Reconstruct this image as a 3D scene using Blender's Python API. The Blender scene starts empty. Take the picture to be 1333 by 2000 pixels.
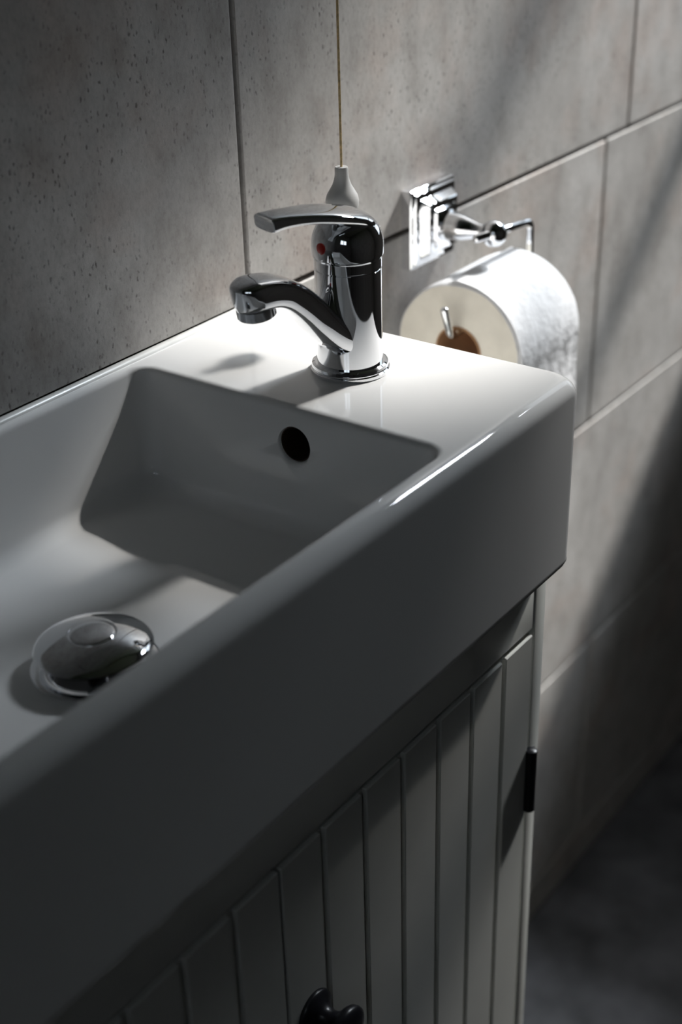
import bpy, bmesh, math, random
from mathutils import Vector, Matrix
PI = math.pi
scene = bpy.context.scene
C = scene.collection

# ------------------------------------------------------------------ camera
cam_data = bpy.data.cameras.new('camera')
cam = bpy.data.objects.new('camera', cam_data)
C.objects.link(cam)
cam.location = (-0.7806, -0.6487, 0.3596)
cam.rotation_euler = (1.0532, 0.0228, -0.9517)
F_PX, PPX, PPY = 2762.6, 683.4, 1074.3
cam_data.sensor_fit = 'HORIZONTAL'
cam_data.sensor_width = 24.0
cam_data.lens = F_PX / 1333 * 24.0
cam_data.shift_x = -(PPX - 666.5) / 1333
cam_data.shift_y = (PPY - 1000) / 1333
cam_data.clip_start = 0.02
cam_data.dof.use_dof = True
cam_data.dof.focus_distance = 0.93
cam_data.dof.aperture_fstop = 4.5
scene.camera = cam

# ------------------------------------------------------------------ light
SUN_DIR = Vector((-1.0, 0.23, -1.0))          # the way the sunlight travels
world = bpy.data.worlds.new('sky')
scene.world = world
world.use_nodes = True
bg = world.node_tree.nodes['Background']
bg.inputs['Color'].default_value = (0.80, 0.90, 1.0, 1)
bg.inputs['Strength'].default_value = 1.7
def sun_lamp(name, energy, angle, color):
    d = bpy.data.lights.new(name, 'SUN')
    d.energy = energy; d.angle = math.radians(angle); d.color = color
    o = bpy.data.objects.new(name, d); C.objects.link(o)
    o.rotation_euler = SUN_DIR.to_track_quat('-Z', 'Y').to_euler()
    o.location = (3, -1, 3)


sun_lamp('sun', 10.3, 4.6, (1.0, 0.965, 0.915))
sun_lamp('sun_haze', 6.5, 19.0, (0.86, 0.93, 1.0))      # the bright hazy glow around the sun
vs = scene.view_settings
vs.view_transform = 'Standard'
vs.look = 'None'
vs.gamma = 1.0
vs.use_curve_mapping = False
vs.exposure = 0.0


# ------------------------------------------------------------------ materials
def new_mat(name):
    m = bpy.data.materials.new(name)
    m.use_nodes = True
    nt = m.node_tree
    return m, nt, nt.nodes['Principled BSDF']


def plain(name, col, rough=0.5, metal=0.0, spec=0.5, noise=0.0, nscale=40, bump=0.0):
    m, nt, b = new_mat(name)
    b.inputs['Roughness'].default_value = rough
    b.inputs['Metallic'].default_value = metal
    b.inputs['Specular IOR Level'].default_value = spec
    b.inputs['Base Color'].default_value = (*col, 1)
    if noise or bump:
        tc = nt.nodes.new('ShaderNodeTexCoord')
        n = nt.nodes.new('ShaderNodeTexNoise')
        n.inputs['Scale'].default_value = nscale
        n.inputs['Detail'].default_value = 4
        nt.links.new(tc.outputs['Object'], n.inputs['Vector'])
        if noise:
            r = nt.nodes.new('ShaderNodeValToRGB')
            r.color_ramp.elements[0].position = 0.3
            r.color_ramp.elements[1].position = 0.7
            r.color_ramp.elements[0].color = (*[c * (1 - noise) for c in col], 1)
            r.color_ramp.elements[1].color = (*[min(1, c * (1 + noise)) for c in col], 1)
            nt.links.new(n.outputs['Fac'], r.inputs['Fac'])
            nt.links.new(r.outputs['Color'], b.inputs['Base Color'])
        if bump:
            bp = nt.nodes.new('ShaderNodeBump')
            bp.inputs['Strength'].default_value = bump
            bp.inputs['Distance'].default_value = 0.002
            nt.links.new(n.outputs['Fac'], bp.inputs['Height'])
            nt.links.new(bp.outputs['Normal'], b.inputs['Normal'])
    return m


def tile_material():
    m, nt, b = new_mat('concrete_look_tile')
    N, L = nt.nodes.new, nt.links.new
    tc = N('ShaderNodeTexCoord')
    oi = N('ShaderNodeObjectInfo')
    off = N('ShaderNodeVectorMath'); off.operation = 'SCALE'
    comb = N('ShaderNodeCombineXYZ')
    for i in range(3):
        L(oi.outputs['Random'], comb.inputs[i])
    L(comb.outputs[0], off.inputs[0]); off.inputs['Scale'].default_value = 37.0
    add = N('ShaderNodeVectorMath'); add.operation = 'ADD'
    L(tc.outputs['Object'], add.inputs[0]); L(off.outputs[0], add.inputs[1])
    V = add.outputs[0]
    streak = N('ShaderNodeMapping'); streak.inputs['Scale'].default_value = (1, 1, 0.6)
    L(V, streak.inputs['Vector'])

    def noise(vec, scale, detail, rough=0.6):
        n = N('ShaderNodeTexNoise'); n.inputs['Scale'].default_value = scale
        n.inputs['Detail'].default_value = detail; n.inputs['Roughness'].default_value = rough
        L(vec, n.inputs['Vector']); return n.outputs['Fac']

    def ramp(fac, stops):
        r = N('ShaderNodeValToRGB')
        e = r.color_ramp.elements
        e[0].position, e[0].color = stops[0][0], (*stops[0][1], 1)
        e[1].position, e[1].color = stops[-1][0], (*stops[-1][1], 1)
        for p, c in stops[1:-1]:
            k = e.new(p); k.color = (*c, 1)
        L(fac, r.inputs['Fac']); return r.outputs['Color']

    def mix(a, bb, fac, mode='MIX'):
        x = N('ShaderNodeMix'); x.data_type = 'RGBA'; x.blend_type = mode
        if isinstance(fac, float): x.inputs[0].default_value = fac
        else: L(fac, x.inputs[0])
        L(a, x.inputs[6]); L(bb, x.inputs[7]); return x.outputs[2]
    base = ramp(noise(V, 7, 6, 0.62), [(0.30, (0.35, 0.336, 0.322)), (0.5, (0.42, 0.405, 0.388)), (0.68, (0.50, 0.485, 0.468))])
    warm = ramp(noise(V, 11, 3), [(0.50, (1, 1, 1)), (0.70, (1.0, 0.92, 0.885))])
    base = mix(base, warm, 1.0, 'MULTIPLY')
    cloud = ramp(noise(streak.outputs[0], 38, 4, 0.6), [(0.33, (0.84, 0.83, 0.82)), (0.5, (1, 1, 1)), (0.68, (1.08, 1.08, 1.08))])
    base = mix(base, cloud, 1.0, 'MULTIPLY')
    grain = ramp(noise(streak.outputs[0], 330, 4, 0.8), [(0.28, (0.82, 0.81, 0.80)), (0.52, (1, 1, 1)), (0.75, (1.08, 1.08, 1.08))])
    base = mix(base, grain, 1.0, 'MULTIPLY')
    # pits: small dark holes, more of them in some patches
    def pits(scale, lo, hi, dens_lo, dens_hi):
        dist = N('ShaderNodeVectorMath'); dist.operation = 'ADD'
        nz = N('ShaderNodeTexNoise'); nz.inputs['Scale'].default_value = scale * 1.2
        sc = N('ShaderNodeVectorMath'); sc.operation = 'SCALE'; sc.inputs['Scale'].default_value = 0.9 / scale
        L(V, nz.inputs['Vector']); L(nz.outputs['Color'], sc.inputs[0])
        st = N('ShaderNodeMapping'); st.inputs['Scale'].default_value = (1, 1, 0.62)
        L(V, st.inputs['Vector'])
        L(st.outputs[0], dist.inputs[0]); L(sc.outputs[0], dist.inputs[1])
        vo = N('ShaderNodeTexVoronoi'); vo.inputs['Scale'].default_value = scale
        L(dist.outputs[0], vo.inputs['Vector'])
        a = N('ShaderNodeMapRange'); a.inputs[1].default_value = lo; a.inputs[2].default_value = hi
        a.inputs[3].default_value = 1; a.inputs[4].default_value = 0
        L(vo.outputs['Distance'], a.inputs[0])
        sep = N('ShaderNodeSeparateColor'); L(vo.outputs['Color'], sep.inputs[0])
        k = N('ShaderNodeMapRange'); k.inputs[1].default_value = 0.45; k.inputs[2].default_value = 0.75
        L(sep.outputs[0], k.inputs[0])
        d = N('ShaderNodeMapRange'); d.inputs[1].default_value = dens_lo; d.inputs[2].default_value = dens_hi
        L(noise(V, 13, 4), d.inputs[0])
        m1 = N('ShaderNodeMath'); m1.operation = 'MULTIPLY'; L(a.outputs[0], m1.inputs[0]); L(d.outputs[0], m1.inputs[1])
        m2 = N('ShaderNodeMath'); m2.operation = 'MULTIPLY'; L(m1.outputs[0], m2.inputs[0]); L(k.outputs[0], m2.inputs[1])
        return m2.outputs[0]
    p1 = pits(300, 0.12, 0.38, 0.34, 0.56)
    p2 = pits(120, 0.05, 0.15, 0.44, 0.58)
    mx = N('ShaderNodeMath'); mx.operation = 'MAXIMUM'; L(p1, mx.inputs[0]); L(p2, mx.inputs[1])
    fac = N('ShaderNodeMath'); fac.operation = 'MULTIPLY'; L(mx.outputs[0], fac.inputs[0]); fac.inputs[1].default_value = 0.75
    dark = N('ShaderNodeRGB'); dark.outputs[0].default_value = (0.07, 0.062, 0.056, 1)
    base = mix(base, dark.outputs[0], fac.outputs[0])
    L(base, b.inputs['Base Color'])
    b.inputs['Roughness'].default_value = 0.62
    b.inputs['Specular IOR Level'].default_value = 0.35
    inv = N('ShaderNodeMath'); inv.operation = 'SUBTRACT'
    L(noise(V, 260, 3), inv.inputs[0]); L(mx.outputs[0], inv.inputs[1])
    bp = N('ShaderNodeBump'); bp.inputs['Strength'].default_value = 0.10; bp.inputs['Distance'].default_value = 0.001
    L(inv.outputs[0], bp.inputs['Height']); L(bp.outputs['Normal'], b.inputs['Normal'])
    return m


M = {}
M['tile'] = tile_material()
M['grout'] = plain('dark_grout', (0.09, 0.075, 0.065), 0.9, noise=0.3, nscale=90)
M['wall_paint'] = plain('taupe_wall_paint', (0.16, 0.15, 0.145), 0.85, noise=0.12, nscale=6)
M['ceiling'] = plain('ceiling_paint', (0.22, 0.21, 0.20), 0.9, noise=0.05, nscale=8)
M['floor'] = plain('grey_stone_floor', (0.085, 0.085, 0.093), 0.55, noise=0.45, nscale=16, bump=0.1)
M['lawn'] = plain('lawn', (0.05, 0.10, 0.03), 0.9, noise=0.4, nscale=3)
M['frame'] = plain('window_frame_paint', (0.35, 0.35, 0.34), 0.5, noise=0.05)
M['ceramic'] = plain('glazed_ceramic', (0.75, 0.745, 0.735), 0.028, spec=0.5, noise=0.012, nscale=5)
M['chrome'] = plain('polished_chrome', (0.82, 0.83, 0.85), 0.045, metal=1.0, noise=0.02, nscale=30)
M['dark_chrome'] = plain('aerator_chrome', (0.45, 0.46, 0.48), 0.12, metal=1.0, noise=0.05, nscale=60)
M['red'] = plain('red_plastic', (0.45, 0.012, 0.008), 0.3, noise=0.1)
M['paint'] = plain('greige_cabinet_paint', (0.66, 0.66, 0.62), 0.38, noise=0.03, nscale=25, bump=0.02)
M['black'] = plain('black_metal', (0.010, 0.010, 0.013), 0.32, noise=0.2, nscale=60)
M['cord'] = plain('braided_cord', (0.72, 0.53, 0.27), 0.8, noise=0.3, nscale=400)
M['knob'] = plain('white_pull_plastic', (0.62, 0.61, 0.59), 0.35, noise=0.03)
M['paper'] = plain('tissue_paper', (0.86, 0.86, 0.87), 0.95, spec=0.1, noise=0.03, nscale=120, bump=0.55)
M['paper_end'] = plain('tissue_roll_end', (0.72, 0.68, 0.60), 0.95, spec=0.1, noise=0.06, nscale=60, bump=0.15)
M['card'] = plain('cardboard', (0.36, 0.20, 0.10), 0.9, noise=0.15, nscale=60)
M['sealant'] = plain('grey_silicone', (0.60, 0.60, 0.58), 0.3, noise=0.08)


def glass_material():
    m = bpy.data.materials.new('window_glass'); m.use_nodes = True
    nt = m.node_tree; nt.nodes.clear()
    o = nt.nodes.new('ShaderNodeOutputMaterial'); mx = nt.nodes.new('ShaderNodeMixShader')
    t = nt.nodes.new('ShaderNodeBsdfTransparent'); g = nt.nodes.new('ShaderNodeBsdfGlossy')
    g.inputs['Roughness'].default_value = 0.02
    mx.inputs[0].default_value = 0.05
    nt.links.new(t.outputs[0], mx.inputs[1])
    nt.links.new(g.outputs[0], mx.inputs[2]); nt.links.new(mx.outputs[0], o.inputs[0])
    return m


M['glass'] = glass_material()


# ------------------------------------------------------------------ helpers
def obj(name, bm, m, parent=None, smooth=None, loc=None):
    me = bpy.data.meshes.new(name)
    bmesh.ops.recalc_face_normals(bm, faces=bm.faces[:])
    bm.to_mesh(me); bm.free()
    return link(name, me, m, parent, smooth, loc)


def link(name, me, m, parent=None, smooth=None, loc=None):
    me.materials.clear(); me.materials.append(M[m])
    if smooth is not None:
        me.polygons.foreach_set('use_smooth', [True] * len(me.polygons))
        me.set_sharp_from_angle(angle=math.radians(smooth))
    o = bpy.data.objects.new(name, me); C.objects.link(o)
    if parent: o.parent = parent
    if loc: o.location = loc
    return o


def thing(name, label, cat, loc=(0, 0, 0), rz=0, group=None):
    o = bpy.data.objects.new(name, None); C.objects.link(o)
    o.empty_display_size = 0.05
    o.location = loc; o.rotation_euler = (0, 0, rz)
    o['label'] = label; o['category'] = cat
    if group: o['group'] = group
    return o


def part_empty(name, parent, loc=(0, 0, 0)):
    o = bpy.data.objects.new(name, None); C.objects.link(o); o.parent = parent; o.location = loc
    o.empty_display_size = 0.05
    return o


def box(x0, x1, y0, y1, z0, z1, bev=0.0, seg=2, bm=None):
    b = bm or bmesh.new()
    r = bmesh.ops.create_cube(b, size=1.0)
    for v in r['verts']:
        v.co = Vector(((x0 + x1) / 2 + v.co.x * (x1 - x0), (y0 + y1) / 2 + v.co.y * (y1 - y0), (z0 + z1) / 2 + v.co.z * (z1 - z0)))
    if bev:
        es = list({e for v in r['verts'] for e in v.link_edges})
        bmesh.ops.bevel(b, geom=es, offset=bev, segments=seg, profile=0.5, affect='EDGES')
    return b


def loft(rings, cap0=True, cap1=True, closed=True, bm=None):
    b = bm or bmesh.new()
    vr = [[b.verts.new(p) for p in r] for r in rings]
    n = len(rings[0])
    for a, c in zip(vr, vr[1:]):
        for i in range(n if closed else n - 1):
            j = (i + 1) % n
            b.faces.new((a[i], a[j], c[j], c[i]))
    if cap0: b.faces.new(list(reversed(vr[0])))
    if cap1: b.faces.new(vr[-1])
    return b


def lathe(profile, n=48, axis='z', org=(0, 0, 0), bm=None, cap0=True, cap1=True):
    """profile: (radius, height) pairs; axis z, x or y (height runs along it)."""
    rings = []
    for r, h in profile:
        ring = []
        for i in range(n):
            a = 2 * PI * i / n; c, s = r * math.cos(a), r * math.sin(a)
            p = {'z': (c, s, h), 'x': (h, c, s), 'y': (s, h, c)}[axis]
            ring.append((p[0] + org[0], p[1] + org[1], p[2] + org[2]))
        rings.append(ring)
    return loft(rings, cap0, cap1, bm=bm)


def smooth_path(pts, sub=8):
    out = []
    P = [Vector(p) for p in pts]
    for i in range(len(P) - 1):
        p0 = P[max(i - 1, 0)]; p1 = P[i]; p2 = P[i + 1]; p3 = P[min(i + 2, len(P) - 1)]
        for k in range(sub):
            t = k / sub
            out.append(0.5 * ((2 * p1) + (p2 - p0) * t + (2 * p0 - 5 * p1 + 4 * p2 - p3) * t * t + (3 * p1 - p0 - 3 * p2 + p3) * t ** 3))
    out.append(P[-1])
    return out


def round_corners(pts, r, seg=6):
    P = [Vector(p) for p in pts]; out = [P[0]]
    for a, b, c in zip(P, P[1:], P[2:]):
        u = (a - b).normalized(); v = (c - b).normalized()
        d = min(r, (a - b).length * 0.49, (c - b).length * 0.49)
        s, e = b + u * d, b + v * d
        for k in range(seg + 1):
            t = k / seg
            out.append((1 - t) ** 2 * s + 2 * t * (1 - t) * b + t * t * e)
    out.append(P[-1]); return out


def tube(path, rad, n=16, bm=None, round_end=True):
    P = [Vector(p) for p in path]
    rads = rad if isinstance(rad, (list, tuple)) else [rad] * len(P)
    if round_end:
        d0 = (P[0] - P[1]).normalized(); d1 = (P[-1] - P[-2]).normalized()
        P = [P[0] + d0 * rads[0] * 0.45] + P + [P[-1] + d1 * rads[-1] * 0.45]
        rads = [rads[0] * 0.6] + list(rads) + [rads[-1] * 0.6]
    rings = []; prev = None
    for i, p in enumerate(P):
        t = (P[min(i + 1, len(P) - 1)] - P[max(i - 1, 0)]).normalized()
        if prev is None:
            ref = Vector((0, 0, 1)) if abs(t.z) < 0.9 else Vector((1, 0, 0))
            u = t.cross(ref).normalized()
        else:
            u = (prev - t * prev.dot(t)).normalized()
        prev = u; w = t.cross(u)
        rings.append([p + (u * math.cos(2 * PI * k / n) + w * math.sin(2 * PI * k / n)) * rads[i] for k in range(n)])
    return loft(rings, bm=bm)


def rrect(x0, x1, y0, y1, radii, z, nc=8, ns=10):
    """rounded rectangle ring; radii in the order (x1,y0) (x1,y1) (x0,y1) (x0,y0)"""
    pts = []
    cs = [(x1, y0, -1, 1, -PI / 2), (x1, y1, -1, -1, 0), (x0, y1, 1, -1, PI / 2), (x0, y0, 1, 1, PI)]
    arcs = []
    for (cx, cy, sx, sy, a0), r in zip(cs, radii):
        ox, oy = cx + sx * r, cy + sy * r
        arcs.append([(ox + r * math.cos(a0 + PI / 2 * k / nc), oy + r * math.sin(a0 + PI / 2 * k / nc)) for k in range(nc + 1)])
    for i in range(4):
        pts += arcs[i]
        a, b = arcs[i][-1], arcs[(i + 1) % 4][0]
        for k in range(1, ns):
            t = k / ns
            pts.append((a[0] + (b[0] - a[0]) * t, a[1] + (b[1] - a[1]) * t))
    return [(p[0], p[1], z) for p in pts]


def structure(o):
    o['kind'] = 'structure'; return o


def boolean_cut(o, cutters):
    for c in cutters:
        md = o.modifiers.new('cut', 'BOOLEAN'); md.operation = 'DIFFERENCE'; md.object = c; md.solver = 'EXACT'
    dg = bpy.context.evaluated_depsgraph_get(); dg.update()
    me = bpy.data.meshes.new_from_object(o.evaluated_get(dg))
    o.modifiers.clear(); o.data = me
    for c in cutters:
        bpy.data.objects.remove(c, do_unlink=True)


# ------------------------------------------------------------------ the room
X_L, X_R, Y_F, Z_F, Z_C = -1.7, 1.3, -1.75, -1.03, 1.85
TW, TH, GAP, TT = 0.635, 0.3225, 0.0046, 0.009     # tile pitch, joint, thickness

wall_back = structure(obj('wall_back', box(X_L - 0.12, X_R + 0.12, 0.0070, 0.13, Z_F - 0.1, Z_C + 0.1), 'grout'))
tile_cache = {}


def tile_mesh(w, h):
    key = (round(w, 4), round(h, 4))
    if key not in tile_cache:
        b = box(-w / 2, w / 2, 0, TT, -h / 2, h / 2, bev=0.0011, seg=2)
        me = bpy.data.meshes.new('tile'); b.to_mesh(me); b.free(); tile_cache[key] = me
    return tile_cache[key]


ROWS = [(-3, 0.305), (-2, 0.625), (-1, 0.305), (0, 0.5741), (1, 0.6226), (2, 0.305), (3, 0.62), (4, 0.305), (5, 0.62)]
for k, joint in ROWS:
    # k = 1 is the row whose lower edge runs level with the basin's top
    z0 = 0.001 + (k - 1) * TH; z1 = z0 + TH
    z0c, z1c = max(z0, Z_F), min(z1, Z_C)
    if z1c - z0c < 0.02: continue
    x = joint - math.ceil((joint - X_L) / TW) * TW
    while x < X_R:
        a, b_ = max(x, X_L), min(x + TW, X_R)
        if b_ - a > 0.02:
            w, h = b_ - a - GAP, z1c - z0c - GAP
            o = link('tile', tile_mesh(w, h), 'tile', wall_back, None, ((a + b_) / 2, 0.0, (z0c + z1c) / 2))
        x += TW

structure(obj('floor', box(X_L - 0.12, X_R + 0.12, Y_F - 0.12, 0.0055, Z_F - 0.1, Z_F), 'floor'))
structure(obj('ceiling', box(X_L - 0.12, X_R + 0.12, Y_F - 0.12, 0.0055, Z_C, Z_C + 0.1), 'ceiling'))
structure(obj('wall_front', box(X_L - 0.12, X_R + 0.12, Y_F - 0.12, Y_F, Z_F, Z_C), 'wall_paint'))
# window wall with its opening
WTH = 0.07
WY0, WY1, WZ0, WZ1 = -0.560, -0.03, 0.085, 1.450
def wall_with_opening(name, xa, xb, y0, y1, z0, z1):
    bm = box(xa, xb, Y_F, y0, Z_F, Z_C)
    box(xa, xb, y1, 0.0055, Z_F, Z_C, bm=bm)
    box(xa, xb, y0, y1, Z_F, z0, bm=bm)
    box(xa, xb, y0, y1, z1, Z_C, bm=bm)
    return structure(obj(name, bm, 'wall_paint'))


def window(name, xa, xb, y0, y1, z0, z1, bars, ft=0.02, mullions=()):
    win = structure(bpy.data.objects.new(name, None)); C.objects.link(win)
    bm = box(xa, xb, y0, y0 + ft, z0, z1)
    box(xa, xb, y1 - ft, y1, z0, z1, bm=bm)
    box(xa, xb, y0 + ft, y1 - ft, z0, z0 + ft, bm=bm)
    box(xa, xb, y0 + ft, y1 - ft, z1 - ft, z1, bm=bm)
    obj('window_frame', bm, 'frame', win)
    xm = (xa + xb) / 2
    ys = [(y0 + ft, 0)] + list(mullions) + [(y1 - ft, 0)]
    zs = [(z0 + ft, 0)] + list(bars) + [(z1 - ft, 0)]
    for (ya, ta), (yb, tb) in zip(ys, ys[1:]):
        for (za, sa), (zb, sb) in zip(zs, zs[1:]):
            obj('pane', box(xm - 0.002, xm + 0.002, ya + ta / 2, yb - tb / 2, za + sa / 2, zb - sb / 2), 'glass', win)
    for zc, t in bars:
        obj('glazing_bar', box(xm - 0.018, xm + 0.018, y0 + ft, y1 - ft, zc - t / 2, zc + t / 2), 'frame', win)
    for yc, t in mullions:
        obj('mullion', box(xm - 0.02, xm + 0.02, yc - t / 2, yc + t / 2, z0 + ft, z1 - ft), 'frame', win)
    return win


wall_with_opening('wall_right', X_R, X_R + WTH, WY0, WY1, WZ0, WZ1)
window('window_1', X_R, X_R + 0.045, WY0, WY1, WZ0, WZ1, [(0.50, 0.045), (1.06, 0.085)])
wall_with_opening('wall_left', X_L - WTH, X_L, -1.22, -0.52, 0.50, 1.00)
window('window_2', X_L - 0.045, X_L, -1.22, -0.52, 0.50, 1.00, [], 0.03, [(-0.87, 0.04)])
bm = box(-40, 40, -40, 40, -1.45, -1.4)
structure(obj('lawn', bm, 'lawn'))

# ------------------------------------------------------------------ wash basin
SX0, SX1, SY0, SY1 = -0.63, 0.0, -0.27, 0.0
H = 0.140
IX0, IX1, IY0, IY1 = -0.605, -0.143, -0.2525, -0.0106
basin = thing('wash_basin', 'white glazed rectangular wash basin on the panelled cabinet', 'sink')
rings = []
# underside to outer top edge
for t in (0, 0.5, 1):
    a = t * PI / 2; i = 0.005 * (1 - math.sin(a)); z = -H + 0.005 * (1 - math.cos(a))
    rings.append(rrect(SX0 + i, SX1 - i, SY0 + i, SY1, (0.012, 0.003, 0.003, 0.012), z))
FR = {'f': 0.0115, 'r': 0.007, 'b': 0.0045, 'l': 0.007}
FZ = 0.0105
NF = 10
for z in (-H + 0.007, -H * 0.5, -FZ - 0.002):
    rings.append(rrect(SX0, SX1, SY0, SY1, (0.013, 0.003, 0.003, 0.013), z))
for k in range(NF + 1):
    a = k / NF * PI / 2; q = 1 - math.cos(a); z = -FZ + FZ * math.sin(a)
    rings.append(rrect(SX0 + FR['l'] * q, SX1 - FR['r'] * q, SY0 + FR['f'] * q, SY1 - FR['b'] * q,
                       (0.014, 0.003, 0.003, 0.014), z))
rings.append(rrect(SX0 + FR['l'] + 0.001, SX1 - FR['r'] - 0.001, SY0 + FR['f'] + 0.0004, SY1 - FR['b'] - 0.0004, (0.014, 0.003, 0.003, 0.014), 0))
# inner edge
IF = 0.0045
rings.append(rrect(IX0 - IF - 0.001, IX1 + IF + 0.001, IY0 - IF - 0.0003, IY1 + IF * 0.8 + 0.0003, (0.0185,) * 4, 0))
for k in range(6):
    a = k / 5 * PI / 2; q = IF * (1 - math.sin(a)); z = -IF * (1 - math.cos(a))
    rr_ = 0.013 + q
    rings.append(rrect(IX0 - q, IX1 + q, IY0 - q, IY1 + q * 0.8, (rr_,) * 4, z))
BZ = -0.083           # basin floor
def wall_ring(s, z, extra=0.0, rad=0.015):
    return rrect(IX0 + 0.02 * s + extra, IX1 - 0.006 * s - extra, IY0 + 0.007 * s + extra, IY1 - 0.007 * s - extra, (rad,) * 4, z)
for t in (0.25, 0.5, 0.75, 1.0):
    rings.append(wall_ring(t, -IF + (BZ + 0.013 + IF) * t, 0, 0.013 + 0.004 * t))
for k in range(1, 9):
    a = k / 8 * PI / 2
    rings.append(wall_ring(1.0, BZ + 0.013 * (1 - math.sin(a)), 0.014 * (1 - math.cos(a)), 0.017 + 0.004 * k / 8))
DX, DY = -0.331, -0.140
DR = 0.034
last = rings[-1]
DZ = BZ - 0.006
circ = []
for p in last:
    a = math.atan2((p[1] - DY) / 0.12, (p[0] - DX) / 0.2)
    circ.append((DX + DR * math.cos(a), DY + DR * math.sin(a), DZ))
for t in (0.12, 0.3, 0.5, 0.7, 0.86, 0.95, 1.0):
    e = t * t * (3 - 2 * t)
    rings.append([(p[0] + (c[0] - p[0]) * t, p[1] + (c[1] - p[1]) * t, BZ + (DZ - BZ) * e) for p, c in zip(last, circ)])
bm = loft(rings)
body = obj('ceramic_body', bm, 'ceramic', basin, smooth=40)
hole = obj('cutter', lathe([(0.0185, -0.19), (0.0185, -0.1478), (0.0165, -0.1468), (0.0140, -0.1458), (0.0126, -0.1446), (0.0120, -0.1430), (0.0120, -0.098)], 48, 'x', (0, -0.1415, -0.0255)), 'ceramic')
hole2 = obj('cutter', lathe([(0.027, -0.125), (0.027, DZ - 0.003), (0.0300, DZ + 0.0001), (0.0300, DZ + 0.02)], 48, 'z', (DX, DY, 0)), 'ceramic')
boolean_cut(body, [hole, hole2])
body.data.polygons.foreach_set('use_smooth', [True] * len(body.data.polygons))
body.data.set_sharp_from_angle(angle=math.radians(40))
# dark pipe mouth behind the overflow
M['pipe'] = plain('dark_overflow_pipe', (0.035, 0.018, 0.010), 0.7, noise=0.3)
obj('overflow_pipe', lathe([(0.0119, -0.1428), (0.01195, -0.0984), (0.0004, -0.0982), (0.0004, -0.0988), (0.0112, -0.0990), (0.0112, -0.1428), (0.0119, -0.1428)], 40, 'x', (0, -0.1415, -0.0255), cap0=False, cap1=False), 'pipe', basin, smooth=40)['label'] = 'dark brown pipe inside the overflow hole'
obj('sealant_bead', tube([(SX0, -0.0010, -0.0015), (SX1, -0.0010, -0.0015)], 0.0042, 12), 'sealant', basin, smooth=50)['label'] = 'grey silicone bead'

# ------------------------------------------------------------------ pop-up drain
plug = thing('drain_plug', 'domed chrome pop-up drain plug in the basin floor', 'drain', (DX, DY, DZ))
obj('flange', lathe([(0.0268, -0.012), (0.0268, -0.0015), (0.0358, 0.0008), (0.0366, 0.0020), (0.0350, 0.0030), (0.0275, 0.0018), (0.0245, -0.002), (0.0245, -0.012)], 64, cap0=False, cap1=False), 'chrome', plug, smooth=50)
obj('stem', lathe([(0.006, -0.025), (0.006, 0.014)], 24), 'dark_chrome', plug, smooth=40)
obj('seat_disc', lathe([(0.0242, -0.012), (0.0242, -0.010), (0.004, -0.010)], 48), 'black', plug, smooth=40)
CR = 0.0338
CL = 0.003            # how far the cap stands open
prof = [(0.004, 0.0095), (CR - 0.004, 0.0098), (CR - 0.0006, 0.0105), (CR, 0.0115), (CR - 0.0008, 0.0125)]
for k in range(1, 12):
    r = (CR - 0.0008) - (CR - 0.0148) * k / 11
    prof.append((r, 0.0125 + 0.0066 * (1 - (r / CR) ** 2) / (1 - (0.0140 / CR) ** 2)))
prof += [(0.0138, 0.0184)]
obj('cap', lathe([(r, z + CL) for r, z in prof], 72), 'chrome', plug, smooth=35)
prof = [(0.0134, 0.0182), (0.0132, 0.0192)] + [(0.0132 * math.cos(a), 0.0192 + 0.0016 * math.sin(a)) for a in [PI / 2 * k / 8 for k in range(1, 8)]] + [(0.0006, 0.0208)]
obj('push_button', lathe([(r, z + CL) for r, z in prof], 56), 'chrome', plug, smooth=35)

# ------------------------------------------------------------------ tap
tap = thing('basin_tap', 'chrome single-lever mixer tap standing on the basin deck', 'tap', (-0.073, -0.135, 0.0), math.radians(165))
obj('base_ring', lathe([(0.0225, 0), (0.0258, 0), (0.0262, 0.001), (0.0262, 0.0026), (0.0252, 0.0032), (0.0252, 0.0038), (0.0256, 0.0045), (0.0252, 0.0062), (0.0235, 0.0072), (0.0222, 0.0072)], 72), 'chrome', tap, smooth=30)
RB = 0.0217
obj('body', lathe([(RB, 0.006), (RB, 0.0700), (RB - 0.0005, 0.0704), (RB - 0.0005, 0.0708), (RB + 0.0002, 0.0712), (RB + 0.0002, 0.0772), (RB - 0.0006, 0.0777), (RB - 0.0006, 0.079)], 72), 'chrome', tap, smooth=30)


def sup(w, t, n=28, e=3.0):
    out = []
    for k in range(n):
        a = 2 * PI * k / n; c, s = math.cos(a), math.sin(a)
        out.append((math.copysign(abs(c) ** (2 / e), c) * w / 2, math.copysign(abs(s) ** (2 / e), s) * t / 2))
    return out


def sweep(spec, n=32, sub=6, e=3.0):
    """spec: (x, z, width, thickness, exponent) along a path in the local XZ plane"""
    pts = smooth_path([(s[0], 0, s[1]) for s in spec], sub)
    wd = smooth_path([(s[2], s[3], s[4]) for s in spec], sub)
    rings = []
    for i, p in enumerate(pts):
        t = (pts[min(i + 1, len(pts) - 1)] - pts[max(i - 1, 0)]).normalized()
        nrm = Vector((-t.z, 0, t.x))
        rings.append([p + Vector((0, 1, 0)) * a + nrm * b for a, b in sup(wd[i].x, wd[i].y, n, wd[i].z)])
    return loft(rings)


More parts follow.
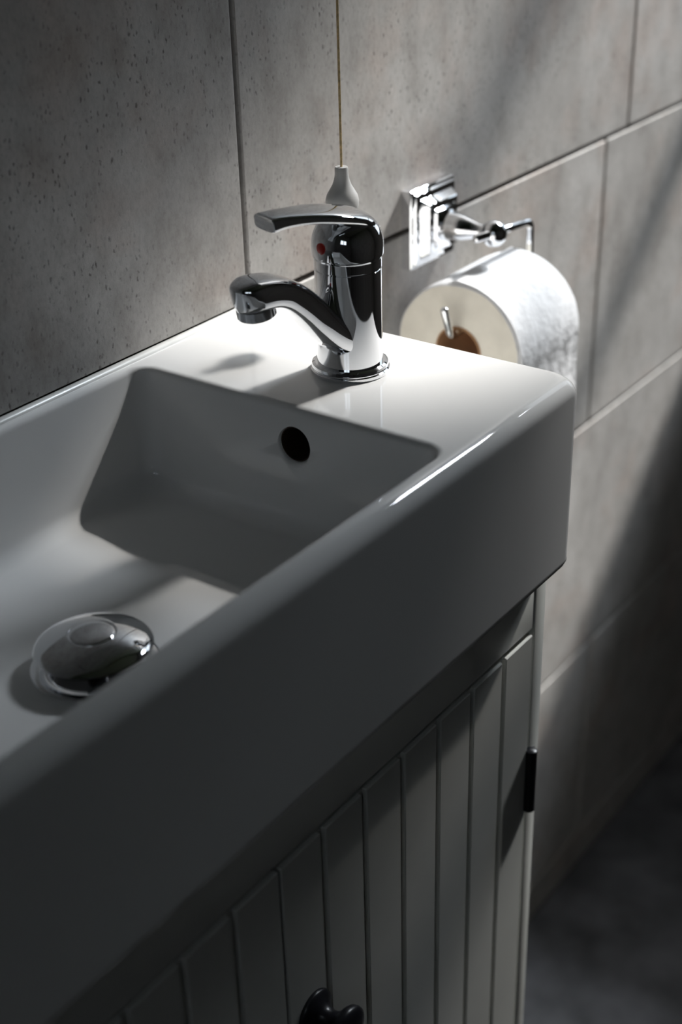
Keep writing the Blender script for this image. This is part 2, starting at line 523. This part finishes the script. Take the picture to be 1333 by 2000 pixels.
# spout rises out of the foot of the body and ends in a blunt rounded nose
bm = sweep([(0.002, 0.0200, 0.037, 0.021, 2.6), (0.013, 0.0275, 0.036, 0.021, 2.8), (0.025, 0.0395, 0.033, 0.0200, 3.2), (0.037, 0.0530, 0.030, 0.0195, 3.6),
            (0.049, 0.0635, 0.0285, 0.019, 3.8), (0.061, 0.0690, 0.0285, 0.0185, 4.0), (0.0740, 0.0704, 0.0284, 0.0195, 3.8), (0.0795, 0.0698, 0.0264, 0.0194, 3.6), (0.0838, 0.0690, 0.0212, 0.0188, 3.4), (0.0866, 0.0684, 0.0145, 0.0178, 3.2), (0.0880, 0.0681, 0.0060, 0.0155, 3.0)], 44, 6)
spout = obj('spout', bm, 'chrome', tap, smooth=50)
tilt = Matrix.Translation((0.0742, 0, 0.0655)) @ Matrix.Rotation(math.radians(8), 4, 'Y')
bm = lathe([(0.0122, 0.004), (0.0122, -0.0030), (0.0125, -0.0034), (0.0125, -0.0092), (0.0119, -0.0099), (0.0100, -0.0099), (0.0100, -0.0080), (0.0005, -0.0080)], 48)
bmesh.ops.transform(bm, matrix=tilt, verts=bm.verts)
obj('aerator', bm, 'dark_chrome', spout, smooth=35)

# lever: round cap with a flat tongue reaching forwards
lever = part_empty('lever_handle', tap)
RC = 0.0232
prof = [(RC - 0.0012, 0.0785), (RC - 0.0002, 0.0792), (RC, 0.0805), (RC, 0.0855)]
for k in range(1, 11):
    a = PI / 2 * k / 10
    prof.append((max(0.0006, RC * math.cos(a) ** 0.86), 0.0855 + 0.0210 * math.sin(a)))
obj('cap', lathe(prof, 64), 'chrome', lever, smooth=40)
bm = sweep([(-0.0150, 0.0950, 0.016, 0.010, 2.0), (-0.0110, 0.0975, 0.030, 0.0120, 2.0), (-0.0030, 0.1015, 0.0380, 0.0130, 2.0), (0.007, 0.1048, 0.0400, 0.0115, 2.2), (0.018, 0.1076, 0.0385, 0.0095, 2.6),
            (0.030, 0.1098, 0.0325, 0.0082, 3.0), (0.042, 0.1112, 0.0265, 0.0078, 3.4), (0.054, 0.1118, 0.0225, 0.0088, 3.8), (0.0625, 0.1115, 0.0212, 0.0096, 4.2), (0.0640, 0.1114, 0.0196, 0.0082, 4.2)], 40, 6)
obj('tongue', bm, 'chrome', lever, smooth=45)
bm = lathe([(0.0036, -0.003), (0.0036, 0.0004), (0.0029, 0.0008), (0.0004, 0.0009)], 28, 'x', (0, 0, 0))
bmesh.ops.transform(bm, matrix=Matrix.Rotation(math.radians(5), 4, 'Z') @ Matrix.Translation((RC - 0.0002, 0, 0.0872)), verts=bm.verts)
obj('temperature_mark', bm, 'red', lever, smooth=40)['label'] = 'red hot-water dot'

# ------------------------------------------------------------------ light pull
pull = thing('light_pull', 'white bell-shaped pull hanging on a thin tan cord', 'light pull', (-0.0088, -0.085, 0.0))
obj('pull_knob', lathe([(0.0030, 0.1128), (0.0042, 0.1128), (0.0046, 0.1118), (0.0046, 0.1080), (0.0052, 0.1045), (0.0066, 0.1005), (0.0088, 0.0968), (0.0106, 0.0938), (0.0114, 0.0905), (0.0114, 0.0870), (0.0106, 0.0840), (0.0088, 0.0822), (0.0004, 0.0818)][::-1], 40), 'knob', pull, smooth=40)
random.seed(4)
obj('cord', tube([(0, 0, 0.108 + (Z_C - 0.108) * k / 60) for k in range(61)], 0.00085, 10, round_end=False), 'cord', pull, smooth=60)

# ------------------------------------------------------------------ toilet roll holder
HX, HZ, HY = 0.2248, 0.003, -0.070
holder = thing('toilet_roll_holder', 'chrome toilet roll holder with stepped square backplate on the tiled wall', 'roll holder', (HX, 0, HZ))
rings = []
for h, y in [(0.0338, 0.0), (0.0338, -0.0085), (0.0330, -0.0098), (0.0312, -0.0104), (0.0300, -0.0125), (0.0255, -0.0132), (0.0245, -0.0150), (0.0215, -0.0205), (0.0205, -0.0212), (0.0165, -0.0216), (0.0150, -0.0240)]:
    rings.append([(x, y, z) for x, _, z in [(p[0], 0, p[1]) for p in rrect(-h, h, -h, h, (0.0016,) * 4, 0, 3, 2)]])
obj('backplate', loft(rings), 'chrome', holder, smooth=25)
obj('arm', lathe([(0.0135, -0.0215), (0.0135, -0.0262), (0.0120, -0.0275), (0.0115, -0.0300), (0.0118, -0.034), (0.0105, -0.041), (0.0080, -0.049), (0.0062, -0.056), (0.0058, -0.060), (0.0075, -0.062)], 40, 'y'), 'chrome', holder, smooth=35)
prof = [(max(0.0003, 0.0112 * math.sin(PI * k / 16)), HY + 0.0112 * math.cos(PI * k / 16)) for k in range(17)]
obj('ball', lathe(prof, 40, 'y'), 'chrome', holder, smooth=60)
RZ2 = -0.0670 - HZ
path = round_corners([(-0.029, HY, 0.003), (0.0625, HY, -0.005), (0.0645, HY, RZ2), (-0.066, HY, RZ2), (-0.0765, HY, RZ2 + 0.027)], 0.008)
obj('rod', tube(path, 0.0034, 18), 'chrome', holder, smooth=50)

# ------------------------------------------------------------------ toilet roll
RX0, RX1, RYC, RZC, RR, RCO = 0.170, 0.272, -0.070, -0.0838, 0.0600, 0.0205
roll = thing('toilet_roll', 'white toilet roll with cardboard core on the chrome wall holder', 'toilet roll', (0, RYC, RZC))
n = 96
def roll_r(a):                      # slight unevenness of a soft roll
    return RR - 0.0006 + 0.0005 * math.sin(3 * a + 0.7) + 0.0003 * math.sin(7 * a)
def ring_at(x, rf):
    return [(x, math.cos(2 * PI * i / n) * rf(2 * PI * i / n), math.sin(2 * PI * i / n) * rf(2 * PI * i / n)) for i in range(n)]
side = [ring_at(RX0, lambda a: roll_r(a) - 0.0022), ring_at(RX0 + 0.0015, lambda a: roll_r(a) - 0.0006)]
for k in range(1, 12):
    x = RX0 + 0.0015 + (RX1 - RX0 - 0.003) * k / 12
    side.append(ring_at(x, roll_r))
side += [ring_at(RX1 - 0.0015, lambda a: roll_r(a) - 0.0006), ring_at(RX1, lambda a: roll_r(a) - 0.0022)]
obj('paper', loft(side, False, False), 'paper', roll, smooth=60)
for xx, s in ((RX0, 1), (RX1, -1)):
    rr = [ring_at(xx + s * d, (lambda a, f=f: (RCO + 0.0014) * (1 - f) + (roll_r(a) - 0.0022) * f)) for f, d in ((0, 0.0012), (0.06, 0.0003), (0.3, 0.0), (0.5, 0.0004), (0.75, 0.0), (1.0, 0.0))]
    obj('end_face', loft(rr, False, False), 'paper_end', roll, smooth=60)['label'] = 'cream cut end of the roll'
bm = lathe([(RCO + 0.0014, RX0), (RCO + 0.0014, RX1), (RCO, RX1), (RCO, RX0), (RCO + 0.0014, RX0)], 56, 'x', cap0=False, cap1=False)
obj('core', bm, 'card', roll, smooth=40)
# loose outer sheet: from the seam on top, over the front and hanging down
sheet = []
a0, a1 = math.radians(82), math.radians(186)
prof = []
for k in range(41):
    a = a0 + (a1 - a0) * k / 40
    r = RR + 0.0006 + 0.0016 * max(0, 1 - k / 6) ** 2
    prof.append((r * math.cos(a), r * math.sin(a)))
yb, zb = prof[-1]
for k in range(1, 21):
    z = zb - 0.0065 * k
    prof.append((yb + 0.0004 * math.sin(k * 0.5), z))
nx = 28
outer, inner = [], []
for k, (y, z) in enumerate(prof):
    row = []
    for i in range(nx + 1):
        x = RX0 + 0.001 + (RX1 - RX0 - 0.002) * i / nx
        wob = 0.00018 * math.sin(i * 0.9 + k * 0.3)
        row.append((x, y - wob, z))
    outer.append(row)
bm = bmesh.new()
top = [[bm.verts.new(p) for p in r] for r in outer]
for a, b_ in zip(top, top[1:]):
    for i in range(nx): bm.faces.new((a[i], a[i + 1], b_[i + 1], b_[i]))
bmesh.ops.recalc_face_normals(bm, faces=bm.faces[:])
bmesh.ops.solidify(bm, geom=bm.faces[:], thickness=0.0004)
obj('loose_sheet', bm, 'paper', roll, smooth=60)

# ------------------------------------------------------------------ vanity cabinet
CX0, CX1, CYF, CZT, CZB = -0.628, -0.002, -0.252, -H, -0.83
cab = thing('vanity_cabinet', 'greige two-door vanity cabinet with vertical panelling under the basin', 'cabinet', (0, 0, 0))
PT = 0.0155
obj('side_panel', box(CX0, CX0 + PT, CYF, -0.001, CZB, CZT, 0.0012), 'paint', cab, 25)
obj('side_panel', box(CX1 - PT, CX1, CYF, -0.001, CZB, CZT, 0.0012), 'paint', cab, 25)
obj('back_panel', box(CX0 + PT, CX1 - PT, -0.010, -0.002, CZB, CZT), 'paint', cab)
obj('bottom_panel', box(CX0 + PT, CX1 - PT, CYF + 0.02, -0.010, CZB, CZB + 0.018), 'paint', cab)
DTOP = -0.1925
obj('top_rail', box(CX0 + PT + 0.0006, CX1 - PT - 0.0012, CYF + 0.0006, CYF + 0.020, DTOP + 0.0005, CZT, 0.001), 'paint', cab, 25)
obj('bottom_rail', box(CX0 + PT + 0.0006, CX1 - PT - 0.0012, CYF + 0.0006, CYF + 0.020, CZB, CZB + 0.03, 0.001), 'paint', cab, 25)
mid = -0.3150
DW_R = (mid + 0.0012, CX1 - PT - 0.0030)
DW_L = (CX0 + PT + 0.0030, mid - 0.0012)
plank_cache = {}
dz1, dz0 = DTOP - 0.0038, CZB + 0.034


def make_door(x0, x1, knob_x, hinge_x, hs):
    d = obj('door', box(x0 + 0.001, x1 - 0.001, CYF + 0.0030, CYF + 0.018, dz0 + 0.001, dz1 - 0.001), 'paint', cab)
    g = 0.0050
    pw = (x1 - x0 - 6 * g) / 7
    for k in range(7):
        key = round(pw, 5)
        if key not in plank_cache:
            b = box(-pw / 2, pw / 2, 0, 0.0042, dz0, dz1, 0.0007, 1)
            me = bpy.data.meshes.new('plank'); b.to_mesh(me); b.free(); plank_cache[key] = me
        link('plank', plank_cache[key], 'paint', d, 25, (x0 + pw / 2 + k * (pw + g), CYF - 0.0006, 0))
    kp = [(0.0004, 0.0), (0.0150, 0.0), (0.0155, -0.0014), (0.0150, -0.0030), (0.0128, -0.0046), (0.0095, -0.0070), (0.0072, -0.0100), (0.0064, -0.0135), (0.0072, -0.0170), (0.0098, -0.0198),
          (0.0130, -0.0218), (0.0150, -0.0238), (0.0156, -0.0262), (0.0150, -0.0284), (0.0128, -0.0300), (0.0085, -0.0310), (0.0004, -0.0314)]
    obj('knob', lathe(kp, 44, 'y', (knob_x, CYF - 0.0006, -0.330)), 'black', d, smooth=50)['label'] = 'black spool-shaped door knob'
    for hz in (-0.328, CZB + 0.17):
        b = lathe([(0.0030, -0.0292), (0.0044, -0.0284), (0.0044, 0.0284), (0.0030, 0.0292)], 24, 'z', (hinge_x, CYF - 0.0032, hz))
        box(hinge_x, hinge_x + hs * 0.0085, CYF - 0.0016, CYF + 0.0002, hz - 0.026, hz + 0.026, bm=b)
        obj('hinge', b, 'black', d, smooth=35)['label'] = 'black barrel hinge'
    return d


make_door(*DW_R, -0.291, CX1 - PT - 0.0012, 1)
make_door(*DW_L, -0.339, CX0 + PT + 0.0012, -1)
